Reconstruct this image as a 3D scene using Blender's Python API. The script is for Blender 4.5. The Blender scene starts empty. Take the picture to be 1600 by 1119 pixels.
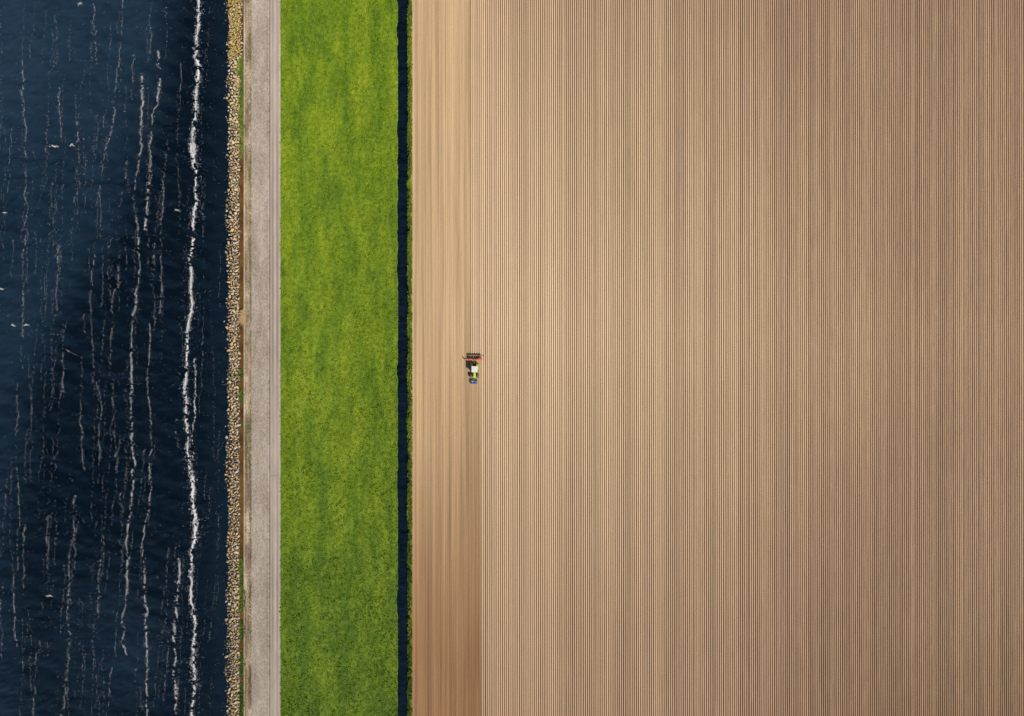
import bpy, bmesh, math, random
import numpy as np
from mathutils import Vector, Matrix

random.seed(7)
rng = np.random.default_rng(11)
scene = bpy.context.scene
R = math.radians

# ------------------------------------------------------------------ camera
CAM_H = 240.0
FPX = 1600.0 * 24.0 / 36.0            # focal length in photograph pixels
cam_data = bpy.data.cameras.new('camera')
cam_data.lens = 24.0
cam_data.sensor_width = 36.0
cam_data.sensor_fit = 'HORIZONTAL'
cam_data.clip_start = 1.0
cam_data.clip_end = 8000.0
cam = bpy.data.objects.new('camera', cam_data)
scene.collection.objects.link(cam)
cam.location = (0, 0, CAM_H)
cam.rotation_euler = (0, 0, 0)        # straight down, picture top = +Y
scene.camera = cam

# ------------------------------------------------------------------ sky and sun
SUN_ELEV = R(45)
sx, sy = 0.745, -0.667                # sun stands to the lower right of the picture
n_ = math.hypot(sx, sy)
SUN_DIR = Vector((sx / n_ * math.cos(SUN_ELEV), sy / n_ * math.cos(SUN_ELEV), math.sin(SUN_ELEV)))
world = bpy.data.worlds.new('World')
scene.world = world
world.use_nodes = True
wt = world.node_tree
bg = wt.nodes['Background']
sky = wt.nodes.new('ShaderNodeTexSky')
sky.sky_type = 'NISHITA'
sky.sun_disc = False
sky.sun_elevation = SUN_ELEV
sky.sun_rotation = math.atan2(sx, sy)
wt.links.new(sky.outputs[0], bg.inputs[0])
bg.inputs[1].default_value = 0.055
sun_data = bpy.data.lights.new('sun', 'SUN')
sun_data.energy = 4.6
sun_data.angle = R(0.53)
sun_data.color = (1.0, 0.95, 0.87)
sun = bpy.data.objects.new('sun', sun_data)
scene.collection.objects.link(sun)
sun.location = (120, -120, 200)
sun.rotation_euler = SUN_DIR.to_track_quat('Z', 'Y').to_euler()
vs = scene.view_settings
vs.view_transform = 'Standard'
vs.look = 'None'
vs.exposure = 0.22
vs.gamma = 1.0
vs.use_curve_mapping = False
scene.render.engine = 'CYCLES'

# ------------------------------------------------------------------ helpers
def X(px, z=0.0):
    return (px - 800.0) / FPX * (CAM_H - z)

def Y(py, z=0.0):
    return (559.5 - py) / FPX * (CAM_H - z)

def tag(o, label=None, cat=None, group=None, kind=None):
    if label: o['label'] = label
    if cat: o['category'] = cat
    if group: o['group'] = group
    if kind: o['kind'] = kind
    return o

def link(name, me, mat=None, parent=None, loc=None):
    o = bpy.data.objects.new(name, me)
    scene.collection.objects.link(o)
    if mat is not None and me is not None and not me.materials:
        me.materials.append(mat)
    if parent is not None: o.parent = parent
    if loc is not None: o.location = loc
    return o

def empty(name, loc):
    o = bpy.data.objects.new(name, None)
    scene.collection.objects.link(o)
    o.location = loc
    o.empty_display_size = 0.5
    return o

def np_mesh(name, verts, faces, smooth=False):
    """verts (n,3); faces (m,k) with k 3 or 4"""
    me = bpy.data.meshes.new(name)
    verts = np.asarray(verts, np.float32)
    faces = np.asarray(faces, np.int32)
    m, k = faces.shape
    me.vertices.add(len(verts))
    me.vertices.foreach_set('co', verts.ravel())
    me.loops.add(m * k)
    me.loops.foreach_set('vertex_index', faces.ravel())
    me.polygons.add(m)
    me.polygons.foreach_set('loop_start', np.arange(0, m * k, k, dtype=np.int32))
    me.polygons.foreach_set('loop_total', np.full(m, k, np.int32))
    if smooth:
        me.polygons.foreach_set('use_smooth', np.ones(m, bool))
    me.update(calc_edges=True)
    return me

def grid_mesh(name, xs, ys, zfun, smooth=True, attr=None):
    gx, gy = np.meshgrid(np.asarray(xs, float), np.asarray(ys, float))
    gz = zfun(gx, gy)
    if isinstance(gz, tuple):
        gx, gz = gz
    v = np.stack([gx.ravel(), gy.ravel(), gz.ravel()], 1)
    ny, nx = gx.shape
    i = (np.arange(ny - 1)[:, None] * nx + np.arange(nx - 1)[None, :]).ravel()
    f = np.stack([i, i + 1, i + nx + 1, i + nx], 1)
    me = np_mesh(name, v, f, smooth)
    if attr:
        for an, fun in attr.items():
            a = me.attributes.new(an, 'FLOAT', 'POINT')
            a.data.foreach_set('value', fun(gx, gy).astype(np.float32).ravel())
    return me

_perm = rng.random((4, 512, 512))
def vnoise(x, y, scale, seed=0):
    """smooth value noise, 0..1, feature size `scale` metres"""
    t = _perm[seed % 4]
    x = np.asarray(x) / scale + 137.3 * (seed + 1)
    y = np.asarray(y) / scale + 71.9 * (seed + 1)
    xi = np.floor(x).astype(int); yi = np.floor(y).astype(int)
    fx = x - xi; fy = y - yi
    fx = fx * fx * (3 - 2 * fx); fy = fy * fy * (3 - 2 * fy)
    a = t[yi % 512, xi % 512]; b = t[yi % 512, (xi + 1) % 512]
    c = t[(yi + 1) % 512, xi % 512]; d = t[(yi + 1) % 512, (xi + 1) % 512]
    return (a * (1 - fx) + b * fx) * (1 - fy) + (c * (1 - fx) + d * fx) * fy

def fbm(x, y, scale, seed=0, octv=4):
    s = 0; w = 1; tot = 0
    for k in range(octv):
        s = s + w * vnoise(x, y, scale / 2 ** k, seed + k)
        tot += w; w *= 0.55
    return s / tot

def sstep(a, b, x):
    t = np.clip((x - a) / (b - a), 0, 1)
    return t * t * (3 - 2 * t)

YFAR = [-1400, -900, -600, -420, -300, -230, -190]
def ylist(step, lim=150):
    mid = np.arange(-lim, lim + step * .5, step)
    lo = [y for y in YFAR if y < -lim - 4]
    return np.concatenate([lo, mid, [-y for y in reversed(lo)]])

# ------------------------------------------------------------------ materials
class NT:
    def __init__(s, name):
        s.m = bpy.data.materials.new(name)
        s.m.use_nodes = True
        s.t = s.m.node_tree
        s.b = s.t.nodes['Principled BSDF']
        s.b.inputs['Specular IOR Level'].default_value = 0.2
    def n(s, typ, **kw):
        nd = s.t.nodes.new(typ)
        for k, v in kw.items(): setattr(nd, k, v)
        return nd
    def l(s, a, b): s.t.links.new(a, b)
    def pos(s, scale=(1, 1, 1)):
        g = s.n('ShaderNodeNewGeometry')
        mp = s.n('ShaderNodeMapping')
        mp.inputs['Scale'].default_value = scale
        s.l(g.outputs['Position'], mp.inputs['Vector'])
        return mp.outputs[0]
    def noise(s, vec, scale, detail=4, rough=0.6):
        nd = s.n('ShaderNodeTexNoise')
        nd.inputs['Scale'].default_value = scale
        nd.inputs['Detail'].default_value = detail
        nd.inputs['Roughness'].default_value = rough
        if vec is not None: s.l(vec, nd.inputs['Vector'])
        return nd.outputs['Fac']
    def ramp(s, fac, stops):
        nd = s.n('ShaderNodeValToRGB')
        cr = nd.color_ramp
        while len(cr.elements) < len(stops): cr.elements.new(0.5)
        for e, (p, c) in zip(cr.elements, stops):
            e.position = p
            e.color = (*c, 1) if len(c) == 3 else c
        s.l(fac, nd.inputs[0])
        return nd.outputs[0]
    def mix(s, fac, a, b, mode='MIX'):
        nd = s.n('ShaderNodeMix', data_type='RGBA', blend_type=mode)
        for sock, v in ((nd.inputs[0], fac), (nd.inputs[6], a), (nd.inputs[7], b)):
            if isinstance(v, (int, float)): sock.default_value = v
            elif isinstance(v, tuple): sock.default_value = (*v, 1)
            else: s.l(v, sock)
        return nd.outputs[2]
    def math(s, op, a, b=None, c=None):
        nd = s.n('ShaderNodeMath', operation=op)
        for sock, v in zip(nd.inputs, (a, b, c)):
            if v is None: continue
            if isinstance(v, (int, float)): sock.default_value = v
            else: s.l(v, sock)
        return nd.outputs[0]
    def color(s, c):
        if isinstance(c, tuple): s.b.inputs['Base Color'].default_value = (*c, 1)
        else: s.l(c, s.b.inputs['Base Color'])
    def rough(s, r): s.b.inputs['Roughness'].default_value = r
    def dr(s, r): s.b.inputs['Diffuse Roughness'].default_value = r
    def bump(s, h, dist, strength=1.0):
        nd = s.n('ShaderNodeBump')
        nd.inputs['Distance'].default_value = dist
        nd.inputs['Strength'].default_value = strength
        s.l(h, nd.inputs['Height'])
        s.l(nd.outputs[0], s.b.inputs['Normal'])
    def island(s):
        g = s.n('ShaderNodeNewGeometry'); o = s.n('ShaderNodeObjectInfo')
        return s.math('FRACT', s.math('ADD', g.outputs['Random Per Island'], o.outputs['Random']))

def plain(name, col, rough=0.5, metal=0.0, spec=0.4, var=0.25, nscale=3.0):
    m = NT(name)
    f = m.noise(m.pos(), nscale, 4)
    dark = tuple(c * (1 - var) for c in col); lite = tuple(min(1, c * (1 + var * .6)) for c in col)
    m.color(m.ramp(f, [(0.3, dark), (0.7, lite)]))
    m.rough(rough); m.b.inputs['Metallic'].default_value = metal
    m.b.inputs['Specular IOR Level'].default_value = spec
    return m.m

# --- dry sandy soil; one recipe shared by the harrowed strip and the ridges
def soil(name, dry, damp_shade, rnd_amount=0.0, streak=0.5, clod=0.05, north=.10, southk=.0024, band=.3):
    m = NT(name)
    p = m.pos()
    ps = m.pos((1.0, 0.012, 1.0))                    # worked lengthwise: long streaks
    broad = m.noise(m.pos((1, .6, 1)), 0.011, 3, 0.5)   # slow changes in moisture
    sep = m.n('ShaderNodeSeparateXYZ'); m.l(p, sep.inputs[0])
    south = m.math('MULTIPLY', m.math('MAXIMUM', m.math('SUBTRACT', 10.0, sep.outputs[1]), 0.0), southk)   # lens falloff and backlit shade painted in as browner soil towards the south
    north_shade = m.math('MULTIPLY', m.math('MAXIMUM', sep.outputs[1], 0.0), north / 120.0)  # shade painted into the soil towards the north, offsetting bright backscatter
    d = m.math('ADD', m.math('MULTIPLY_ADD', broad, .40, -0.12), m.math('ADD', south, north_shade))
    base = m.ramp(d, [(0.0, dry), (0.28, tuple(a * .62 + b * .38 for a, b in zip(dry, damp_shade))), (0.62, damp_shade)])
    st = m.noise(ps, 0.9, 5, 0.65)
    base = m.mix(streak, base, m.ramp(st, [(0.3, (.30, .29, .28)), (0.5, (.5, .5, .5)), (0.72, (.66, .66, .66))]), 'OVERLAY')
    bands = m.noise(m.pos((1.0, .006, 1.0)), .11, 4, .6)      # passes worked on different days
    base = m.mix(band, base, m.ramp(bands, [(.34, (.32, .315, .31)), (.5, (.5, .5, .5)), (.66, (.62, .62, .62))]), 'OVERLAY')
    fine = m.noise(p, 2.2, 5, 0.7)
    base = m.mix(0.22, base, m.ramp(fine, [(0.3, (.34, .33, .32)), (0.7, (.64, .64, .64))]), 'OVERLAY')
    if rnd_amount:
        o = m.n('ShaderNodeObjectInfo')
        base = m.mix(rnd_amount, base, m.ramp(o.outputs['Random'], [(0.0, (.24, .24, .24)), (0.35, (.5, .5, .5)), (1, (.62, .62, .62))]), 'OVERLAY')
    m.color(base); m.rough(0.95); m.dr(.1)
    m.b.inputs['Specular IOR Level'].default_value = 0.08
    m.bump(m.noise(p, 3.0, 5, 0.75), clod)
    return m.m

MAT = {}
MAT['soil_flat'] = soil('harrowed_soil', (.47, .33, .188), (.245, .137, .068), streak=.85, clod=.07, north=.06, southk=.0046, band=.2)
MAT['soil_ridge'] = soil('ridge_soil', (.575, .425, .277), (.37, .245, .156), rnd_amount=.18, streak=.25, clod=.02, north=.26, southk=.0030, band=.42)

# --- grass
def grass_mat(name, a, b, c, leaf=True):
    m = NT(name)
    p = m.pos(); pl = m.pos((1, .28, 1))
    f = m.noise(pl, 0.16, 7, 0.75)
    g = m.noise(p, 0.85, 4, 0.7)
    sp_ = m.n('ShaderNodeSeparateXYZ'); m.l(p, sp_.inputs[0])
    f = m.math('ADD', f, m.math('MULTIPLY', m.math('MINIMUM', m.math('ADD', sp_.outputs[1], 20.0), 0.0), .0009))   # deeper green painted in southward for the shaded blade sides seen there
    col = m.ramp(f, [(0.36, a), (0.52, b), (0.70, c)])
    col = m.mix(0.8, col, m.ramp(g, [(0.30, (.20, .24, .18)), (0.5, (.5, .5, .5)), (0.72, (.70, .66, .55))]), 'OVERLAY')
    if leaf:
        col = m.mix(0.5, col, m.ramp(m.island(), [(0, (.26, .30, .25)), (.5, (.5, .5, .5)), (.93, (.66, .64, .5)), (1, (.85, .8, .6))]), 'OVERLAY')
    m.color(col); m.rough(0.7); m.dr(.6)
    if not leaf: m.bump(m.noise(p, 2.5, 4, .7), .12)
    return m.m
MAT['grass'] = grass_mat('meadow_grass', (.105, .185, .008), (.175, .260, .010), (.25, .32, .016))
MAT['turf'] = grass_mat('meadow_turf', (.065, .125, .006), (.130, .195, .008), (.21, .255, .012), leaf=False)
MAT['bank_grass'] = grass_mat('bank_grass', (.055, .105, .014), (.17, .225, .02), (.40, .37, .05))
MAT['verge_grass'] = grass_mat('verge_grass', (.07, .13, .02), (.15, .20, .03), (.26, .25, .06))
def straw_mat(name, a, b):
    m = NT(name)
    m.color(m.ramp(m.island(), [(0, a), (1, b)])); m.rough(.8); m.dr(.5)
    return m.m
MAT['straw'] = straw_mat('dry_reed', (.36, .23, .10), (.62, .45, .24))
MAT['yellow'] = straw_mat('yellow_weed', (.40, .26, .03), (.60, .45, .08))

# --- water
def water(name, deep, pale_tone, rough=.12, ripple=.05, scale=(1, 1, 1), attr=True):
    m = NT(name)
    if attr:
        a = m.n('ShaderNodeAttribute'); a.attribute_name = 'silt_sheen'
        col = m.ramp(a.outputs['Fac'], [(0, deep), (1, pale_tone)])
    else:
        col = m.ramp(m.noise(m.pos((.35, 1, 1)), .9 if name == 'ditch_water' else .2, 4), [(.3, deep), (.7, pale_tone)])
    m.color(col); m.rough(rough)
    m.b.inputs['IOR'].default_value = 1.333
    m.b.inputs['Specular IOR Level'].default_value = 0.5
    m.bump(m.noise(m.pos(scale), 1.0, 5, 0.62), ripple)
    return m.m
MAT['sea'] = water('sea_water', (.0007, .0039, .0085), (.0130, .0300, .052), .10, .24, (.8, 2.6, 1))
MAT['ditch'] = water('ditch_water', (.0004, .0022, .0050), (.0050, .0130, .023), .10, .10, (.5, 1.6, 1), attr=False)
MAT['pool'] = water('peaty_pool', (.05, .023, .005), (.15, .075, .016), .12, .01, (1, 1, 1), attr=False)
def foam_mat():
    m = NT('sea_foam')
    m.color(m.ramp(m.island(), [(0, (.46, .45, .46)), (.5, (.68, .64, .63)), (1, (.84, .80, .78))]))
    m.rough(.9); return m.m
MAT['foam'] = foam_mat()
MAT['whitecap'] = plain('whitecap_foam', (.60, .58, .50), .9, var=.3)

# --- stone, paving
def stone_mat():
    m = NT('armour_stone')
    col = m.ramp(m.island(), [(0, (.20, .165, .12)), (.25, (.36, .27, .165)), (.6, (.50, .38, .22)), (.85, (.54, .43, .28)), (.96, (.50, .45, .38)), (1, (.60, .38, .11))])
    col = m.mix(.5, col, m.ramp(m.noise(m.pos(), 2.2, 5, .7), [(.3, (.28, .26, .24)), (.7, (.66, .65, .62))]), 'OVERLAY')
    sz = m.n('ShaderNodeSeparateXYZ'); m.l(m.pos(), sz.inputs[0])
    wet = m.math('ADD', sz.outputs[2], m.math('MULTIPLY', m.noise(m.pos(), .5, 3), .5))
    col = m.mix(m.ramp(wet, [(.22, (.85, .85, .85)), (.50, (0, 0, 0))]), col, (.035, .034, .022))     # weed and wet below the splash line
    m.color(col); m.rough(.9); m.dr(.7); m.bump(m.noise(m.pos(), 4, 5, .7), .06)
    return m.m
MAT['stone'] = stone_mat()
MAT['bed'] = plain('wet_shaded_rubble', (.028, .020, .012), .6, var=.4)  # wet rubble, darkened further to put shade into gaps between stones
def paving(name, cols, block=(1.4, 2.6), strength=.35):
    m = NT(name)
    p = m.pos()
    v = m.n('ShaderNodeTexVoronoi'); v.inputs['Scale'].default_value = block[1]; v.inputs['Randomness'].default_value = .7
    m.l(m.pos((block[0], 1, 0)), v.inputs['Vector'])
    sep = m.n('ShaderNodeSeparateColor'); m.l(v.outputs['Color'], sep.inputs[0])
    base = m.ramp(m.noise(m.pos((1, .35, 1)), .22, 6, .68), [(.32, cols[0]), (.5, cols[1]), (.68, cols[2])])
    base = m.mix(strength, base, m.ramp(sep.outputs[0], [(0, (.22, .22, .23)), (.5, (.5, .5, .5)), (1, (.72, .71, .69))]), 'OVERLAY')
    base = m.mix(.4, base, m.ramp(m.noise(p, 1.3, 5, .7), [(.3, (.33, .33, .34)), (.7, (.66, .65, .63))]), 'OVERLAY')
    m.color(base); m.rough(.9); m.dr(.6)
    m.bump(m.math('ADD', v.outputs['Distance'], m.noise(p, 2.5, 4, .7)), .05)
    return m.m
MAT['slope'] = paving('block_paving', ((.27, .22, .175), (.355, .295, .243), (.425, .365, .31)), strength=.5)
MAT['verge'] = paving('grey_rubble', ((.10, .078, .05), (.23, .175, .115), (.46, .38, .27)), strength=.7)
MAT['kerb'] = paving('concrete_kerb', ((.36, .29, .25), (.46, .39, .34), (.54, .48, .43)), strength=.2)
def road_mat():
    m = NT('dusty_asphalt')
    p = m.pos()
    a = m.n('ShaderNodeAttribute'); a.attribute_name = 'wear'
    along = m.noise(m.pos((2.2, .02, 1)), 1.0, 4, .6)
    f = m.math('ADD', m.math('MULTIPLY', a.outputs['Fac'], .85), m.math('MULTIPLY', along, .55))
    base = m.ramp(f, [(.15, (.43, .355, .305)), (.5, (.345, .28, .24)), (.85, (.25, .20, .17))])
    base = m.mix(.45, base, m.ramp(m.noise(m.pos((1, .3, 1)), .45, 6, .72), [(.3, (.34, .34, .35)), (.7, (.64, .63, .61))]), 'OVERLAY')
    m.color(base); m.rough(.9); m.dr(.6); m.bump(m.noise(p, 6, 3, .7), .01)
    return m.m
MAT['road'] = road_mat()
MAT['joint'] = plain('joint_filler', (.24, .185, .15), .9, var=.4)
MAT['seam'] = plain('dark_seam', (.15, .115, .09), .9, var=.5, nscale=.8)
MAT['far_ground'] = plain('far_soil', (.40, .28, .16), .95, var=.2, nscale=.02)

# machine paints
MAT['lime'] = plain('lime_paint', (.43, .55, .018), .4, var=.15)
MAT['white'] = plain('white_roof', (.62, .60, .61), .4, var=.12)
MAT['black'] = plain('black_metal', (.018, .019, .022), .45, var=.3)
MAT['rubber'] = plain('dusty_rubber', (.115, .11, .11), .85, var=.45, nscale=5)
MAT['grey'] = plain('grey_steel', (.26, .25, .25), .45, metal=.3, var=.3)
MAT['red'] = plain('orange_red_paint', (.70, .10, .045), .4, var=.2)
MAT['blue'] = plain('blue_paint', (.05, .15, .38), .4, var=.3, nscale=2)
MAT['paleblue'] = plain('pale_blue_plastic', (.22, .36, .60), .4, var=.3, nscale=2)
MAT['steel'] = plain('worn_green_steel', (.07, .10, .085), .4, metal=.3, var=.5, nscale=4)
MAT['rust'] = plain('rusty_red_steel', (.28, .10, .045), .6, var=.4, nscale=4)
MAT['amber'] = plain('amber_lens', (.75, .28, .02), .2)
def glass_mat():
    m = NT('cab_glass'); m.color((.02, .03, .035)); m.rough(.05)
    m.b.inputs['Specular IOR Level'].default_value = .5
    return m.m
MAT['glass'] = glass_mat()

# ------------------------------------------------------------------ levels (metres)
Z_SEA = 0.0
Z_FIELD = -0.8
Z_DITCH = -1.75
def px_prof(pts):
    """[(px, z)] -> arrays of world x and z"""
    xs = np.array([X(p, z) for p, z in pts]); zs = np.array([z for p, z in pts])
    return xs, zs

# ------------------------------------------------------------------ far ground under everything
g = link('ground', np_mesh('ground', [(-40, -4000, -4), (4000, -4000, -4), (4000, 4000, -4), (-40, 4000, -4)], [(0, 1, 2, 3)]), MAT['far_ground'])
tag(g, 'bare soil of the surrounding land', 'ground', kind='structure')

# ------------------------------------------------------------------ the sea
NW = 46
wl = np.exp(rng.uniform(np.log(1.2), np.log(9.0), NW))
wth = rng.normal(0, .42, NW) + math.pi / 2
wk = 2 * math.pi / wl
wkx, wky = wk * np.cos(wth), wk * np.sin(wth)
wa = 0.0125 * wl ** .6
wph = rng.uniform(0, 2 * math.pi, NW)
XS = X(356)
def wave(x, y):
    z = np.zeros_like(x, dtype=float)
    # crests bend slightly as they near the shore
    yy = y + 3.0 * np.sin(x / 23.0) + 0.0016 * (x + 175) ** 2
    for a, kx, ky, ph in zip(wa, wkx, wky, wph):
        z += a * np.sin(kx * x + ky * yy + ph)
    z *= 0.55 + 0.9 * fbm(x, y, 26, 1, 3)
    z *= 1 - .55 * sstep(XS - 22, XS - 1, x)
    fade = (1 - sstep(145, 200, np.abs(y))) * (1 - sstep(195, 260, -x))
    return z * fade
def silt_sheen(x, y):  # water tone, with sky sheen and crest highlights painted in
    px = x * FPX / CAM_H + 800; py = 559.5 - y * FPX / CAM_H
    edge = np.interp(py, [-200, 0, 150, 260, 350, 480, 620, 800, 1119, 1400], [300, 287, 258, 228, 196, 128, 60, 35, 60, 80])
    wob = (fbm(x, y, 40, 2, 4) - .5) * 60
    m1 = sstep(30, -75, px - edge + wob) * (.45 + .75 * fbm(x, y, 30, 0, 4))  # sky sheen off wind-roughened water, painted as a paler colour
    m1 *= .55 + .45 * sstep(900, 100, py)
    low = sstep(150, 20, np.hypot((px - 165) * .9, (py - 1010) * .8)) * .35
    shore = sstep(310, 350, px) * .14
    streaky = (fbm(x, y * .35, 7, 3, 4) - .5) * .35
    cr = np.clip(wave(x, y) / .25, -1, 1) * .12  # lighter crests and darker troughs painted into the water colour
    return np.clip(m1 * .8 + low * fbm(x, y, 20, 1, 3) * 1.5 + shore + streaky * (.35 + m1) + cr + .06, 0, 1)
xs = np.concatenate([[-3000, -1500, -800, -500, -350, -260, -215], np.arange(-195, X(364), .55), [X(364)]])
me = grid_mesh('sea', xs, ylist(.42, 136), wave, attr={'silt_sheen': silt_sheen})
tag(link('sea', me, MAT['sea']), 'dark blue rippled sea along the stone shore', 'sea', kind='structure')

# foam: drifting flecks gathered in wind streaks
def fleck_mesh(name, pts, rad):
    """each fleck an irregular low dome of foam lying on the water"""
    n = len(pts); K = 6
    ang = (np.arange(K) / K * 2 * math.pi)[None, :] + rng.uniform(0, 6.28, (n, 1))
    rr = rad[:, None] * rng.uniform(.5, 1.35, (n, K))
    st = rng.uniform(.7, 1.4, (n, 1))
    vx = pts[:, 0:1] + rr * np.cos(ang); vy = pts[:, 1:2] + rr * np.sin(ang) * st
    z0 = wave(pts[:, 0], pts[:, 1])
    ring = np.stack([vx, vy, np.repeat((z0 + .02)[:, None], K, 1)], 2)
    top = np.stack([pts[:, 0], pts[:, 1], z0 + .06 + .25 * rad], 1)[:, None, :]
    v = np.concatenate([ring, top], 1).reshape(-1, 3)
    base = (np.arange(n) * (K + 1))[:, None]
    k = np.arange(K)
    f = np.stack([base + k, base + (k + 1) % K, np.repeat(base + K, K, 1)], 2).reshape(-1, 3)
    return np_mesh(name, v, f, True)

def streak_pts(poly, width, dens, rmin, rmax, seed, clump=10., floor=.12):
    """scatter flecks about a drawn line (photo pixels -> sea metres)"""
    r = np.random.default_rng(seed)
    P = np.array([(X(a), Y(b)) for a, b in poly])
    seg = np.hypot(*np.diff(P, axis=0).T); L = np.concatenate([[0], np.cumsum(seg)])
    n = int(L[-1] * dens)
    s = r.uniform(0, L[-1], n)
    cx = np.interp(s, L, P[:, 0]); cy = np.interp(s, L, P[:, 1])
    w = vnoise(s, s * 0 + seed * 13.7, clump, seed) * .6 + vnoise(s, s * 0 + seed * 3.1, clump * .3, seed + 1) * .4
    keep = r.random(n) < floor + (1 - floor) * sstep(.25, .7, w)
    off = r.laplace(0, .34, n) * width * (.35 + 1.1 * w)
    thr = r.random(n) < .16
    off = np.where(thr, off * 3.4, off)
    wig = (vnoise(s, s * 0 + 5 + seed, 5., seed + 2) - .5) * 1.1 + (vnoise(s, s * 0 + 9 + seed, 1.6, seed + 3) - .5) * .5 + (vnoise(s, s * 0 + 2 + seed, .7, seed) - .5) * .35
    pts = np.stack([cx + wig + off, cy], 1)[keep]
    rad = np.exp(r.uniform(np.log(rmin), np.log(rmax), n))[keep] * np.where(thr[keep], .6, 1)
    hole = vnoise(pts[:, 0], pts[:, 1] * .7, .8, 2) * .55 + vnoise(pts[:, 0], pts[:, 1], .4, 3) * .45
    ok = hole > .31 + .20 * vnoise(pts[:, 0] * 0 + seed, pts[:, 1], 9., 1)
    return pts[ok], rad[ok]

A = [(309, -10), (311, 20), (308, 61), (307, 92), (310.5, 115), (307, 143), (305, 183), (300.5, 217), (302, 234), (305, 258), (306.5, 289), (307, 316), (302, 340), (301, 380), (296, 400), (299, 448), (299, 482), (295, 502), (292, 526), (291, 557), (290, 597), (290, 638), (293, 679), (294, 706), (300, 754), (301, 781), (305, 814), (306, 838), (298, 862), (298, 892), (299.7, 923), (301.4, 957), (304, 990), (302.4, 1031), (302.4, 1065), (299.7, 1130)]
B = [(248, 78), (249.7, 129), (248, 153), (239.5, 180), (234.4, 210), (232.7, 251), (234.4, 289), (231, 323), (227, 360)]
Cc = [(224, 112), (224, 160), (219, 221), (214.7, 265), (208, 306), (212, 329), (215.7, 360), (216.7, 407), (212.3, 455), (208, 492), (203.8, 526), (203.8, 563), (207, 611), (204.8, 645), (203.8, 686), (208, 720), (209, 760), (204, 791), (200, 828), (199, 855), (199, 889), (196.4, 930), (193.7, 977), (193, 1001), (196.4, 1024)]
E = [(230, 797), (223.5, 855), (226, 892), (227, 930), (228.6, 977), (229.6, 1038), (231, 1079), (229.6, 1125)]
G = [(277.7, 872), (278.4, 916), (276, 957), (272.6, 1011), (273.6, 1065), (276, 1125)]
H = [(232.7, 506), (234.4, 526), (232, 570), (231, 618), (235, 669), (235, 737), (233.7, 791)]
grp = 'foam streaks drifting parallel to the shore'
majors = [
    (A, .82, 100, .03, .115, 'widest unbroken white foam streak, the one nearest the rocky shore', .9),
    (B, .62, 55, .025, .085, 'leaning white foam streak in the upper sea, second from the rocks', .35),
    (Cc, .50, 46, .025, .08, 'long thin winding foam streak running down the middle of the sea', .35),
    (E, .50, 46, .025, .085, 'foam streak at the lower picture edge, left of the short thick one', .4),
    (G, .58, 55, .03, .10, 'short thick foam streak at the lower picture edge beside the widest one', .45),
    (H, .36, 32, .025, .07, 'thin straight foam streak just left of the widest one at mid height', .35)]
for q, (pl, w, d, r0, r1, lab, fl) in enumerate(majors):
    pts, rad = streak_pts(pl, w, d, r0, r1, 20 + q, floor=fl)
    if q == 0:
        for (a, b, ww) in (((302, 660), (301, 722), .5), ((309, 95), (309, 130), .85), ((302, 222), (303, 262), .8), ((303, 745), (304, 850), .95), ((306, 560), (304, 660), .35)):
            p2, r2 = streak_pts([a, b], ww, 60 if ww > .6 else 14, .04, .14, 60 + int(a[1]), floor=.5)
            pts = np.concatenate([pts, p2]); rad = np.concatenate([rad, r2])
    st_ = empty('foam_streak', (0, 0, 0))
    tag(st_, lab, 'foam', grp)
    link('flecks', fleck_mesh('flecks', pts, rad), MAT['foam'], st_)['kind'] = 'stuff'
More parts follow.
